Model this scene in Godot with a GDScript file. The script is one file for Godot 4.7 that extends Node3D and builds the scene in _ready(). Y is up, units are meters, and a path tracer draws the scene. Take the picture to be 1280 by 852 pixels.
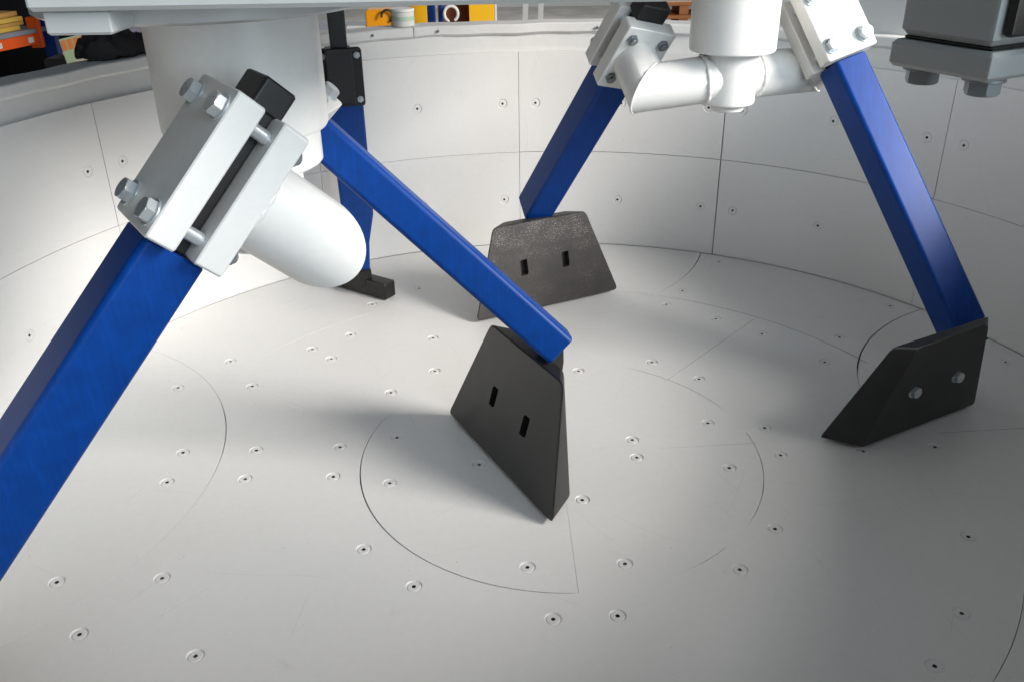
extends Node3D

# Inside of a pan mixer: white plated drum, two mixing stars, blue sleeved arms with black paddles.
const CX := 0.0968
const CZ := -1.573
const RAD := 1.25
const SEAM_Y := 0.310
const LINER_Y := 0.6186

var M := {}
var used := {}
var screw_mesh: ArrayMesh
var screw_kinds: Array[ArrayMesh] = []
var bolt_mesh: ArrayMesh
var nut_mesh: ArrayMesh


func _ready() -> void:
	setup_camera_and_light()
	make_materials()
	screw_mesh = mesh_of(screw_shape(), 30.0)
	var sk := mesh_of(loft([ring_hex(0.0040, -0.0010, 24), ring_hex(0.0038, -0.0050, 24)], false, true), 0.0)
	screw_mesh.add_surface_from_arrays(Mesh.PRIMITIVE_TRIANGLES, sk.surface_get_arrays(0))
	screw_mesh.surface_set_material(0, M.screw)
	screw_mesh.surface_set_material(1, M.socket)
	for c in [Color(0.10, 0.095, 0.09), Color(0.40, 0.385, 0.36), Color(0.26, 0.24, 0.21)]:
		var v: ArrayMesh = screw_mesh.duplicate()
		v.surface_set_material(1, std(c, 0.65))
		screw_kinds.append(v)
	bolt_mesh = mesh_of(bolt_shape(), 28.0)
	nut_mesh = mesh_of(nut_shape(), 28.0)
	drum_floor()
	drum_wall()
	drum_rim()
	workshop()
	mixer_head()
	star_near()
	star_far()
	mixing_arms()
	wall_scraper()
	scraper_holder()
	cover_panel()
	shade_lid()
	small_things()


func setup_camera_and_light() -> void:
	var cam := Camera3D.new()
	cam.name = "camera"
	cam.fov = 2.0 * rad_to_deg(atan(426.0 / 1118.95))
	cam.near = 0.02
	cam.far = 60.0
	cam.transform = Transform3D(Basis(Vector3.RIGHT, deg_to_rad(-26.8836)) * Basis(Vector3.BACK, deg_to_rad(-0.93024)), Vector3(0, 1.06575, 0))
	add_child(cam)
	cam.current = true
	var we := WorldEnvironment.new()
	we.name = "surroundings"
	var e := Environment.new()
	e.background_mode = Environment.BG_COLOR
	e.background_color = Color(0.80, 0.83, 0.86)
	e.background_energy_multiplier = 0.062
	e.tonemap_mode = Environment.TONE_MAPPER_LINEAR
	e.tonemap_exposure = 0.965
	e.sdfgi_enabled = true
	e.ssao_enabled = true
	e.ssil_enabled = true
	we.environment = e
	add_child(we)
	# daylight from the workshop's open side: door and window; the other panels are added fills
	daylight("door_daylight", 34.0, 115.0, Vector2(1.05, 1.05), 6.0, Color(1.0, 0.985, 0.965))
	daylight("added_upper_daylight", 36.0, 105.0, Vector2(1.5, 1.0), 12.5, Color(1.0, 0.98, 0.955))  # unseen panel added to strengthen the light from the right
	daylight("window_daylight", 28.0, 110.0, Vector2(2.4, 1.2), 45.0, Color(1.0, 0.983, 0.962))
	daylight("added_overhead_fill", 52.0, 180.0, Vector2(3.0, 3.0), 2.9, Color(0.86, 0.94, 1.0))  # added cool fill from overhead that lifts the near floor
	daylight("added_wide_fill", 20.0, 145.0, Vector2(3.0, 3.0), 22.5, Color(0.88, 0.95, 1.0))  # added wide cool fill from the front right, set by brightness
	# unseen panel added above the bay to brighten the workshop floor
	var bay := AreaLight3D.new()
	bay.name = "added_bay_fill"
	bay.area_size = Vector2(7.0, 1.5)
	bay.light_energy = 27.0
	bay.light_color = Color(0.97, 0.98, 1.0)
	bay.area_range = 30.0
	bay.shadow_enabled = true
	add_child(bay)
	bay.look_at_from_position(Vector3(-0.2, 2.25, -10.6), Vector3(-0.2, 0.0, -10.8), Vector3.FORWARD)


func daylight(called: String, elevation: float, bearing: float, size: Vector2, energy: float, col: Color) -> void:
	var l := AreaLight3D.new()
	l.name = called
	l.area_size = size
	l.light_energy = energy
	l.light_color = col
	l.area_range = 30.0
	l.shadow_enabled = true
	add_child(l)
	var e := deg_to_rad(elevation)
	var a := deg_to_rad(bearing)
	var aim := Vector3(0.0, 0.1, -1.6)
	l.look_at_from_position(aim + Vector3(cos(e) * sin(a), sin(e), -cos(e) * cos(a)) * 5.75, aim)


# ---------------------------------------------------------------- materials
func noise_image(size: int, freq: float, oct: int, seed_: int, lo: float, hi: float, kind := FastNoiseLite.TYPE_SIMPLEX_SMOOTH, stretch := 1.0) -> Image:
	var n := FastNoiseLite.new()
	n.noise_type = kind
	n.seed = seed_
	n.frequency = freq
	n.fractal_octaves = oct
	var im := n.get_seamless_image(size, size)
	im.convert(Image.FORMAT_RGB8)
	for y in size:
		for x in size:
			var v := im.get_pixel(x, y).r
			v = lerpf(lo, hi, v)
			im.set_pixel(x, y, Color(v, v, v))
	if stretch != 1.0:
		pass
	return im


func worn_image() -> Image:
	# even off-white with faint scratches, scuffs and specks
	var im := noise_image(1024, 0.05, 4, 61, 0.985, 1.0)
	var rng := RandomNumberGenerator.new()
	rng.seed = 91
	for k in 46:
		var p := Vector2(rng.randf() * 1024, rng.randf() * 1024)
		var d := Vector2.from_angle(rng.randf() * TAU)
		var bend := rng.randf_range(-0.004, 0.004)
		var n := rng.randi_range(30, 190)
		var amt := rng.randf_range(0.02, 0.07)
		for i in n:
			var f := amt * sin(PI * i / n)
			var x := posmod(int(p.x), 1024)
			var y := posmod(int(p.y), 1024)
			var c := im.get_pixel(x, y).r - f
			im.set_pixel(x, y, Color(c, c, c))
			p += d
			d = d.rotated(bend)
	for k in 260:
		var x := rng.randi_range(1, 1022)
		var y := rng.randi_range(1, 1022)
		var amt := rng.randf_range(0.06, 0.25) if k % 9 == 0 else rng.randf_range(0.02, 0.08)
		for o in [[0, 0], [1, 0], [0, 1]]:
			var c := maxf(im.get_pixel(x + o[0], y + o[1]).r - amt, 0.3)
			im.set_pixel(x + o[0], y + o[1], Color(c, c * 0.985, c * 0.965))
	# a few smudges
	for k in 9:
		var q := Vector2(rng.randf() * 1024, rng.randf() * 1024)
		var rx := rng.randf_range(8, 22)
		var ry := rng.randf_range(3, 9)
		var an := rng.randf() * PI
		for i in 240:
			var v := Vector2(rng.randfn() * rx, rng.randfn() * ry).rotated(an) + q
			var x := posmod(int(v.x), 1024)
			var y := posmod(int(v.y), 1024)
			var c := im.get_pixel(x, y).r - 0.025
			im.set_pixel(x, y, Color(c, c, c * 0.995))
	return im


func tex(im: Image) -> ImageTexture:
	im.generate_mipmaps()
	return ImageTexture.create_from_image(im)


func std(col: Color, rough: float, metal := 0.0) -> StandardMaterial3D:
	var m := StandardMaterial3D.new()
	m.albedo_color = col
	m.roughness = rough
	m.metallic = metal
	m.uv1_triplanar = true
	return m


func make_materials() -> void:
	var soft := tex(noise_image(256, 0.02, 5, 3, 0.972, 1.0))
	var rough_t := tex(noise_image(256, 0.03, 4, 8, 0.90, 1.0))
	var peel := tex(noise_image(256, 0.08, 3, 5, 0.3, 0.7))
	# fine marks: light specks of dust and cement on steel
	var sp := noise_image(512, 0.16, 2, 21, 0.0, 1.0)
	var patch := noise_image(512, 0.01, 3, 33, 0.0, 1.0)
	var dust := Image.create(512, 512, false, Image.FORMAT_RGB8)
	var dust_heavy := Image.create(512, 512, false, Image.FORMAT_RGB8)
	for y in 512:
		for x in 512:
			var s := sp.get_pixel(x, y).r
			var p := patch.get_pixel(x, y).r
			var base := 0.125 + 0.04 * p
			var k := smoothstep(0.80, 0.95, s + 0.15 * (p - 0.5))
			# dried cement specks lie thickest along the upper part of this paddle
			var band := smoothstep(0.72, 0.42, y / 512.0) * smoothstep(0.30, 0.36, y / 512.0)
			var kh := smoothstep(0.66, 0.86, s + 0.35 * (p - 0.5) + 0.10 * band - 0.11 * (1.0 - band))
			var c := lerpf(base, 0.55, 0.5 * k)
			var ch := lerpf(base * 1.5, 0.74, 0.8 * kh)
			dust.set_pixel(x, y, Color(c, c, c))
			dust_heavy.set_pixel(x, y, Color(ch, ch * 0.985, ch * 0.97))
	# long scuffs for the sleeves
	var st := noise_image(256, 0.02, 4, 40, 0.0, 1.0)
	var scuff := Image.create(256, 256, false, Image.FORMAT_RGB8)
	for y in 256:
		for x in 256:
			var v := st.get_pixel((x * 6) % 256, (y / 3) % 256).r * 0.55 + st.get_pixel(x, y).r * 0.45
			var c := 0.72 + 0.28 * v
			scuff.set_pixel(x, y, Color(c, c, c))

	M.panel = std(Color(0.905, 0.900, 0.890), 0.42)
	M.panel.albedo_texture = tex(worn_image())
	M.panel.roughness_texture = rough_t
	M.panel.uv1_scale = Vector3(0.83, 0.83, 0.83)
	M.panel_b = M.panel.duplicate()
	M.panel_b.uv1_offset = Vector3(0.37, 0.11, 0.6)
	M.screw = std(Color(0.89, 0.885, 0.875), 0.40)
	M.socket = std(Color(0.22, 0.21, 0.20), 0.6)
	M.bed = std(Color(0.16, 0.155, 0.15), 0.8)
	M.white = std(Color(0.90, 0.895, 0.88), 0.32)
	M.white.albedo_texture = soft
	M.white.roughness_texture = rough_t
	M.white.uv1_scale = Vector3(4, 4, 4)
	M.white.uv1_scale = Vector3(9, 9, 9)
	M.white.heightmap_enabled = true
	M.white.heightmap_texture = peel
	M.white.heightmap_scale = 0.012
	M.rim = std(Color(0.885, 0.882, 0.872), 0.45)
	M.rim.albedo_texture = soft
	M.rim.uv1_scale = Vector3(5, 5, 5)
	M.head = std(Color(0.78, 0.785, 0.78), 0.4)
	M.head.albedo_texture = soft
	M.head.uv1_scale = Vector3(3, 3, 3)
	M.blue = std(Color(0.0, 0.262, 0.60), 0.42)
	M.blue.metallic_specular = 0.32
	M.blue.albedo_texture = tex(scuff)
	M.blue.uv1_scale = Vector3(5, 5, 5)
	M.black = std(Color(1.0, 0.985, 0.99), 0.44)
	M.black.albedo_texture = tex(dust)
	M.black.roughness_texture = rough_t
	M.black.uv1_scale = Vector3(3.1, 3.1, 3.1)
	M.black_dusty = std(Color(1.0, 0.96, 0.93), 0.42)
	M.black_dusty.albedo_texture = tex(dust_heavy)
	M.black_dusty.uv1_scale = Vector3(2.6, 2.6, 2.6)
	var pits := tex(noise_image(512, 0.11, 4, 71, 0.2, 0.8))
	for m in [M.black, M.black_dusty]:
		m.heightmap_enabled = true
		m.heightmap_texture = pits
		m.heightmap_scale = 0.045
	M.bar = std(Color(0.10, 0.09, 0.088), 0.5)
	M.bar.roughness_texture = rough_t
	M.matt_black = std(Color(0.055, 0.055, 0.06), 0.45)
	M.zinc = std(Color(0.80, 0.82, 0.83), 0.30, 0.6)
	M.zinc.roughness_texture = rough_t
	M.zinc.uv1_scale = Vector3(9, 9, 9)
	M.zinc_dull = std(Color(0.50, 0.52, 0.53), 0.45, 0.6)


# ---------------------------------------------------------------- mesh helpers
# a shape is a PackedVector3Array of triangles, counter-clockwise seen from outside, in metres
func quad(t: PackedVector3Array, a: Vector3, b: Vector3, c: Vector3, d: Vector3) -> void:
	t.append_array(PackedVector3Array([a, b, c, a, c, d]))


func loft(rings: Array, cap_first := true, cap_last := true) -> PackedVector3Array:
	var t := PackedVector3Array()
	for i in rings.size() - 1:
		var p: PackedVector3Array = rings[i]
		var q: PackedVector3Array = rings[i + 1]
		var n := p.size()
		for j in n:
			var k := (j + 1) % n
			if p[j].distance_squared_to(p[k]) < 1e-14 and q[j].distance_squared_to(q[k]) < 1e-14:
				continue
			if p[j].distance_squared_to(p[k]) < 1e-14:
				t.append_array(PackedVector3Array([p[j], q[k], q[j]]))
			elif q[j].distance_squared_to(q[k]) < 1e-14:
				t.append_array(PackedVector3Array([p[j], p[k], q[j]]))
			else:
				quad(t, p[j], p[k], q[k], q[j])
	if cap_first:
		var f: PackedVector3Array = rings[0]
		for j in range(1, f.size() - 1):
			t.append_array(PackedVector3Array([f[0], f[j + 1], f[j]]))
	if cap_last:
		var l: PackedVector3Array = rings[-1]
		for j in range(1, l.size() - 1):
			t.append_array(PackedVector3Array([l[0], l[j], l[j + 1]]))
	return t


func moved(t: PackedVector3Array, x: Transform3D) -> PackedVector3Array:
	var out := PackedVector3Array()
	out.resize(t.size())
	for i in t.size():
		out[i] = x * t[i]
	return out


# frame with columns a x b x c at p
func frame(a: Vector3, b: Vector3, c: Vector3, p: Vector3) -> Transform3D:
	return Transform3D(Basis(a.normalized(), b.normalized(), c.normalized()), p)


func rrect(w: float, h: float, r: float, n := 4) -> PackedVector2Array:
	var o := PackedVector2Array()
	var cs := [Vector2(w / 2 - r, h / 2 - r), Vector2(-w / 2 + r, h / 2 - r), Vector2(-w / 2 + r, -h / 2 + r), Vector2(w / 2 - r, -h / 2 + r)]
	for k in 4:
		for i in n + 1:
			var a := PI / 2 * (k + float(i) / n)
			o.append(cs[k] + r * Vector2(cos(a), sin(a)))
	return o


func inset(p: PackedVector2Array, d: float) -> PackedVector2Array:
	var o := PackedVector2Array()
	var n := p.size()
	for i in n:
		var e1 := (p[i] - p[(i + n - 1) % n]).normalized()
		var e2 := (p[(i + 1) % n] - p[i]).normalized()
		var n1 := Vector2(-e1.y, e1.x)
		var n2 := Vector2(-e2.y, e2.x)
		var m := (n1 + n2).normalized()
		o.append(p[i] + m * d / maxf(m.dot(n1), 0.3))
	return o


func ring_at(p: PackedVector2Array, z: float) -> PackedVector3Array:
	var o := PackedVector3Array()
	for v in p:
		o.append(Vector3(v.x, v.y, z))
	return o


# a bar along z from 0 to length with section p and chamfered ends
func bar(p: PackedVector2Array, length: float, ch: float) -> PackedVector3Array:
	return loft([ring_at(inset(p, ch), 0), ring_at(p, ch), ring_at(p, length - ch), ring_at(inset(p, ch), length)])


func box_shape(size: Vector3, r := 0.004) -> PackedVector3Array:
	# centred on its base in y
	var t := bar(rrect(size.x, size.z, maxf(r, 0.0005), 2), size.y, minf(r, size.y * 0.3))
	return moved(t, frame(Vector3.RIGHT, Vector3.FORWARD, Vector3.UP, Vector3.ZERO))


func lathe(profile: Array, n := 48) -> PackedVector3Array:
	# profile of (radius, y) from low to high along the outside; axis y
	var rings := []
	for p in profile:
		var rg := PackedVector3Array()
		for i in n:
			var a := TAU * i / n
			rg.append(Vector3(p[0] * cos(a), p[1], -p[0] * sin(a)))
		rings.append(rg)
	return loft(rings, profile[0][0] > 1e-6, profile[-1][0] > 1e-6)


# mitred pipe along points
func pipe(pts: Array, r: float, n := 40, caps := true) -> PackedVector3Array:
	var rings := []
	var up := Vector3.UP
	var d0: Vector3 = (pts[1] - pts[0]).normalized()
	if absf(d0.dot(up)) > 0.9:
		up = Vector3.RIGHT
	var x := d0.cross(up).normalized()
	var y := x.cross(d0).normalized()   # x cross y = -d ... ring runs so that outside faces out
	for i in pts.size():
		var din: Vector3 = (pts[i] - pts[i - 1]).normalized() if i > 0 else d0
		var dout: Vector3 = (pts[i + 1] - pts[i]).normalized() if i < pts.size() - 1 else din
		var pl := (din + dout).normalized()
		var rg := PackedVector3Array()
		for k in n:
			var a := TAU * k / n
			var o := (x * cos(a) + y * sin(a)) * r
			# slide along din onto the mitre plane
			o -= din * (o.dot(pl) / din.dot(pl))
			rg.append(pts[i] + o)
		rings.append(rg)
		# carry the section frame round the bend
		if i < pts.size() - 1 and i > 0 and din.dot(dout) < 0.9999:
			var ax := din.cross(dout).normalized()
			var an := din.angle_to(dout)
			x = x.rotated(ax, an)
			y = y.rotated(ax, an)
	# orientation test: flip if needed
	var c0: Vector3 = pts[0]
	var q: PackedVector3Array = rings[0]
	if (q[0] - c0).cross(q[1] - c0).dot(d0) < 0:
		for i in rings.size():
			var rr: PackedVector3Array = rings[i]
			rr.reverse()
			rings[i] = rr
	return loft(rings, caps, caps)


func mesh_of(t: PackedVector3Array, deg: float) -> ArrayMesh:
	var n := t.size()
	var fn := PackedVector3Array()
	fn.resize(n / 3)
	var at := {}
	for f in n / 3:
		var c := (t[f * 3 + 1] - t[f * 3]).cross(t[f * 3 + 2] - t[f * 3])
		fn[f] = c
		if deg > 0.0:
			for k in 3:
				var key := Vector3i((t[f * 3 + k] * 50000.0).round())
				if not at.has(key):
					at[key] = PackedInt32Array()
				at[key].append(f)
	var vs := PackedVector3Array()
	var ns := PackedVector3Array()
	vs.resize(n)
	ns.resize(n)
	var lim := cos(deg_to_rad(deg))
	for f in n / 3:
		var me := fn[f].normalized()
		for k in 3:
			var nn := me
			if deg > 0.0:
				var key := Vector3i((t[f * 3 + k] * 50000.0).round())
				var acc := Vector3.ZERO
				for g in at[key]:
					var o := fn[g].normalized()
					if o.dot(me) > lim:
						acc += fn[g]
				if acc.length_squared() > 1e-24:
					nn = acc.normalized()
			var w: int = f * 3 + [0, 2, 1][k]
			vs[w] = t[f * 3 + k]
			ns[w] = nn
	var arr := []
	arr.resize(Mesh.ARRAY_MAX)
	arr[Mesh.ARRAY_VERTEX] = vs
	arr[Mesh.ARRAY_NORMAL] = ns
	var am := ArrayMesh.new()
	am.add_surface_from_arrays(Mesh.PRIMITIVE_TRIANGLES, arr)
	return am


func numbered(called: String) -> String:
	var k: int = used.get(called, 0)
	used[called] = k + 1
	return called if k == 0 else "%s_%03d" % [called, k]


func thing(called: String, label: String, category: String, at: Vector3, group := "") -> Node3D:
	var o := Node3D.new()
	o.name = numbered(called)
	add_child(o)
	o.position = at
	o.set_meta("label", label)
	o.set_meta("category", category)
	if group != "":
		o.set_meta("group", group)
	return o


# a part given in world coordinates
func part(called: String, t: PackedVector3Array, mat: Material, parent: Node3D, deg := 35.0) -> MeshInstance3D:
	var o := MeshInstance3D.new()
	var away := parent.global_position if parent != self else Vector3.ZERO
	o.mesh = mesh_of(moved(t, Transform3D(Basis.IDENTITY, -away)), deg)
	o.material_override = mat
	o.name = called if parent != self else numbered(called)
	parent.add_child(o, true)
	return o


# a shared mesh set at a place in the world
func placed(called: String, mesh: Mesh, mat: Material, parent: Node3D, at: Transform3D) -> MeshInstance3D:
	var o := MeshInstance3D.new()
	o.mesh = mesh
	if mat:
		o.material_override = mat
	o.name = called
	parent.add_child(o, true)
	o.global_transform = at
	return o


func axis_frame(p: Vector3, y: Vector3, hint := Vector3(0.31, 0.2, 0.93)) -> Transform3D:
	y = y.normalized()
	var x := hint.cross(y).normalized()
	return Transform3D(Basis(x, y, x.cross(y)), p)


# ---------------------------------------------------------------- fasteners
func screw_shape() -> PackedVector3Array:
	# plug of a countersunk screw, flush with the plate, axis y, top near 0
	var t := lathe_open([[0.0151, -0.0090], [0.0151, -0.0002], [0.0146, -0.0002], [0.0122, -0.0026], [0.0112, -0.0012], [0.0104, -0.0008]], 24)
	t.append_array(loft([ring_y(0.0104, -0.0008, 24), ring_hex(0.0040, -0.0010, 24)], false, false))
	return t


func ring_y(r: float, y: float, n: int) -> PackedVector3Array:
	var o := PackedVector3Array()
	for i in n:
		var a := TAU * i / n
		o.append(Vector3(r * cos(a), y, -r * sin(a)))
	return o


func ring_hex(r: float, y: float, n: int) -> PackedVector3Array:
	var o := PackedVector3Array()
	for i in n:
		var a := TAU * i / n
		var b := fposmod(a, PI / 3) - PI / 6
		var q := r * cos(PI / 6) / cos(b)
		o.append(Vector3(q * cos(a), y, -q * sin(a)))
	return o


func lathe_open(profile: Array, n: int) -> PackedVector3Array:
	var rings := []
	for p in profile:
		rings.append(ring_y(p[0], p[1], n))
	return loft(rings, false, false)


func bolt_shape() -> PackedVector3Array:
	# washer and hexagon head of a 20 mm bolt, axis y, seat at y 0
	var t := lathe([[0.0190, 0.0], [0.0195, 0.0006], [0.0195, 0.0028], [0.0188, 0.0034]], 36)
	var n := 36
	t.append_array(loft([ring_hex(0.0164, 0.0034, n), ring_hex(0.0164, 0.0142, n), hex_round(0.0164, 0.0158, 0.0160, n), ring_y(0.0135, 0.0166, n)], false, true))
	return t


func hex_round(r: float, cap: float, y: float, n: int) -> PackedVector3Array:
	var o := ring_hex(r, y, n)
	for i in n:
		var q := Vector2(o[i].x, o[i].z)
		if q.length() > cap * 0.93:
			q = q.normalized() * cap * 0.93
		o[i] = Vector3(q.x, y, q.y)
	return o


func nut_shape() -> PackedVector3Array:
	var n := 36
	var t := loft([ring_hex(0.0130, 0.0, n), ring_hex(0.0130, 0.007, n), hex_round(0.0130, 0.0126, 0.0084, n)], false, true)
	t.append_array(moved(lathe([[0.0072, 0.0], [0.0072, 0.0120], [0.0062, 0.0132]], 20), Transform3D.IDENTITY))
	return t


# ---------------------------------------------------------------- drum
func arc_strip(c: Vector2, r: float, a0: float, a1: float, widths: Array, n := 120) -> PackedVector2Array:
	# strip along an arc; angles in degrees from +x towards +z; widths: [t, mm] pairs along it
	var o := PackedVector2Array()
	var back := PackedVector2Array()
	for i in n + 1:
		var t := float(i) / n
		var a := deg_to_rad(lerpf(a0, a1, t))
		var w := width_at(widths, t) / 2
		var d := Vector2(cos(a), sin(a))
		o.append(c + d * (r + w))
		back.append(c + d * (r - w))
	back.reverse()
	o.append_array(back)
	return o


func line_strip(p: Vector2, q: Vector2, widths: Array, n := 24) -> PackedVector2Array:
	var o := PackedVector2Array()
	var back := PackedVector2Array()
	var d := (q - p).normalized()
	var s := Vector2(-d.y, d.x)
	for i in n + 1:
		var t := float(i) / n
		var w := width_at(widths, t) / 2
		o.append(p.lerp(q, t) + s * w)
		back.append(p.lerp(q, t) - s * w)
	back.reverse()
	o.append_array(back)
	return o


func width_at(ws: Array, t: float) -> float:
	for i in ws.size() - 1:
		if t <= ws[i + 1][0]:
			return lerpf(ws[i][1], ws[i + 1][1], (t - ws[i][0]) / maxf(ws[i + 1][0] - ws[i][0], 1e-6))
	return ws[-1][1]


func circle2(c: Vector2, r: float, n: int) -> PackedVector2Array:
	var o := PackedVector2Array()
	for i in n:
		var a := TAU * i / n
		o.append(c + r * Vector2(cos(a), sin(a)))
	return o


func polygon_area(p: PackedVector2Array) -> float:
	var s := 0.0
	for i in p.size():
		s += p[i].cross(p[(i + 1) % p.size()])
	return s / 2


const FLOOR_SCREWS := [
	[-0.896, 0.368], [-0.715, 0.362], [-0.804, 0.492], [-0.601, 0.542], [-0.906, -0.311], [-0.804, -0.030], [-0.802, 0.077], [-0.648, -0.034],
	[-0.645, 0.070], [-0.727, -0.312], [-0.815, -0.442], [-0.618, -0.502], [-0.559, -0.447], [-0.470, -0.041], [-0.466, 0.067], [-0.372, 0.294],
	[-0.272, 0.393], [-0.348, 0.092], [-0.351, -0.075], [-0.169, 0.033], [-0.387, -0.271], [-0.290, -0.374], [-0.307, -0.556], [-0.076, 0.349],
	[-0.037, 0.475], [0.069, 0.470], [0.096, 0.344], [0.160, 0.016], [0.159, -0.051], [0.035, 0.158], [0.066, -0.362], [0.253, -0.401],
	[0.335, -0.113], [0.344, 0.059], [0.455, -0.090], [0.461, 0.016], [0.385, 0.255], [0.294, 0.364], [0.354, -0.312], [0.465, -0.645],
	[0.567, -0.548], [0.682, -0.387], [0.764, -0.522], [0.407, -0.839], [0.345, -0.745], [0.729, 0.286], [0.630, 0.477], [0.539, 0.586],
	[0.638, 0.006], [0.793, -0.005], [0.969, -0.710], [1.126, -0.372], [0.562, -1.059], [-0.372, -0.888], [-0.530, -0.583], [-0.498, -0.778]]


func drum_floor() -> void:
	var bed := MeshInstance3D.new()
	var bt := lathe([[1.262, -0.040], [1.262, -0.0092], [0.0, -0.0092]], 96)
	bed.mesh = mesh_of(bt, 30.0)
	bed.material_override = M.bed
	bed.name = "drum_floor"
	add_child(bed)
	bed.position = Vector3(CX, 0, CZ)
	bed.set_meta("kind", "structure")
	# millimetres, x to the right, y of the polygon is world z, about the drum's centre
	var tiles: Array = [circle2(Vector2.ZERO, 1249.0, 180)]
	var thin := [[0, 0.04], [1, 0.04]]
	var seams := []
	var dv := Vector2(cos(deg_to_rad(-4.0)), sin(deg_to_rad(-4.0)))
	seams.append(line_strip(-dv * 1300, dv * 1300, [[0, 0.03], [0.55, 0.03], [0.60, 1.0], [0.66, 1.8], [0.661, 0.03], [0.81, 0.03], [0.82, 2.0], [1, 2.4]], 300))
	# inner ring: two overlapping arcs, one on each side of the long seam
	seams.append(arc_strip(Vector2.ZERO, 416.5, -10, 190, [[0, 1.6], [0.08, 1.4], [0.2, 1.1], [0.235, 0.03], [0.285, 0.03], [0.29, 1.6], [0.33, 1.4], [0.36, 0.03], [0.495, 0.03], [0.505, 1.6], [0.60, 2.2], [0.76, 3.2], [0.92, 2.4], [1, 2.0]], 220))
	seams.append(arc_strip(Vector2.ZERO, 416.5, 170, 370, [[0, 1.8], [0.15, 1.2], [0.2, 0.03], [0.62, 0.03], [0.66, 1.6], [0.80, 1.6], [0.84, 0.03], [0.94, 0.03], [1, 1.0]], 220))
	# middle ring
	seams.append(arc_strip(Vector2.ZERO, 870, -10, 190, [[0, 0.03], [0.15, 0.03], [0.18, 1.0], [0.27, 1.3], [0.285, 0.03], [1, 0.03]], 220))
	seams.append(arc_strip(Vector2.ZERO, 870, 170, 370, [[0, 0.04], [0.13, 0.04], [0.18, 0.5], [0.2, 0.9], [0.33, 0.9], [0.36, 0.03], [0.55, 0.03], [0.60, 1.8], [0.66, 3.4], [0.82, 4.6], [0.822, 0.03], [1, 0.03]], 260))
	# round corners of the discharge door plates
	seams.append(arc_strip(Vector2(-1352, 48), 638, -75, 75, [[0, 0.5], [0.30, 0.7], [0.36, 1.8], [0.44, 2.2], [0.52, 1.0], [0.60, 0.7], [0.75, 0.9], [1, 0.5]], 90))
	seams.append(arc_strip(Vector2(1330, -132), 619, 100, 258, [[0, 0.03], [0.40, 0.03], [0.46, 0.8], [0.60, 1.4], [0.66, 4.2], [0.86, 4.0], [1, 2.0]], 90))
	# joints across the rings
	seams.append(line_strip(Vector2(0, 0), Vector2(10, 470).normalized() * 416.5, [[0, 0.1], [0.5, 0.3], [1, 0.6]]))
	seams.append(line_strip(Vector2(-2, -20), Vector2(-4, -416), thin))
	seams.append(line_strip(Vector2(0.666, -0.746) * 400, Vector2(0.666, -0.746) * 885, [[0, 1.2], [0.5, 1.8], [0.95, 1.4], [1, 0.2]]))
	seams.append(line_strip(Vector2(-0.72, -0.70) * 405, Vector2(-0.72, -0.70) * 885, thin))
	seams.append(line_strip(Vector2(0.55, 0.835) * 405, Vector2(0.55, 0.835) * 885, thin))
	seams.append(line_strip(Vector2(-0.30, 0.954) * 405, Vector2(-0.30, 0.954) * 885, thin))
	seams.append(arc_strip(Vector2(-160, -1330), 706, 64.0, 12.0, [[0, 0.6], [0.35, 2.4], [0.8, 3.0], [1, 2.0]], 60))
	seams.append(line_strip(Vector2(-0.38, -0.925) * 860, Vector2(-0.38, -0.925) * 1300, thin))
	seams.append(line_strip(Vector2(0.1, 0.995) * 860, Vector2(0.1, 0.995) * 1300, thin))
	for s in seams:
		var next := []
		for t in tiles:
			for c in Geometry2D.clip_polygons(t, s):
				if polygon_area(c) > 0 and absf(polygon_area(c)) > 60.0:
					next.append(c)
		tiles = next
	# holes for the screws, opened to the edge by a slit far too fine to see
	for k in FLOOR_SCREWS.size():
		var h := Vector2(FLOOR_SCREWS[k][0], FLOOR_SCREWS[k][1]) * 1000.0
		var hole := circle2(h, 15.2, 24)
		for i in tiles.size():
			if not Geometry2D.is_point_in_polygon(h, tiles[i]):
				continue
			var e := 0.0
			var best := 1e9
			var to := h
			var tp: PackedVector2Array = tiles[i]
			for j in tp.size():
				var cp := Geometry2D.get_closest_point_to_segment(h, tp[j], tp[(j + 1) % tp.size()])
				if cp.distance_to(h) < best:
					best = cp.distance_to(h)
					to = cp
			var key := hole
			if best > 14.0:
				var d := (to - h).normalized()
				var sd := Vector2(-d.y, d.x) * 0.006
				var slit := PackedVector2Array([h + sd, h - sd, to + d * 2.0 - sd, to + d * 2.0 + sd])
				var mg := Geometry2D.merge_polygons(hole, slit)
				key = mg[0]
			var res := Geometry2D.clip_polygons(tp, key)
			if res.size() >= 1:
				var big: PackedVector2Array = res[0]
				for q in res:
					if absf(polygon_area(q)) > absf(polygon_area(big)):
						big = q
				tiles[i] = big
		placed("floor_screw", screw_kinds[(k * 7 + k / 3) % 3], null, bed, Transform3D(Basis(Vector3.UP, k * 0.7), Vector3(CX + h.x / 1000.0, 0, CZ + h.y / 1000.0)))
	var rng := RandomNumberGenerator.new()
	rng.seed = 5
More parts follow.
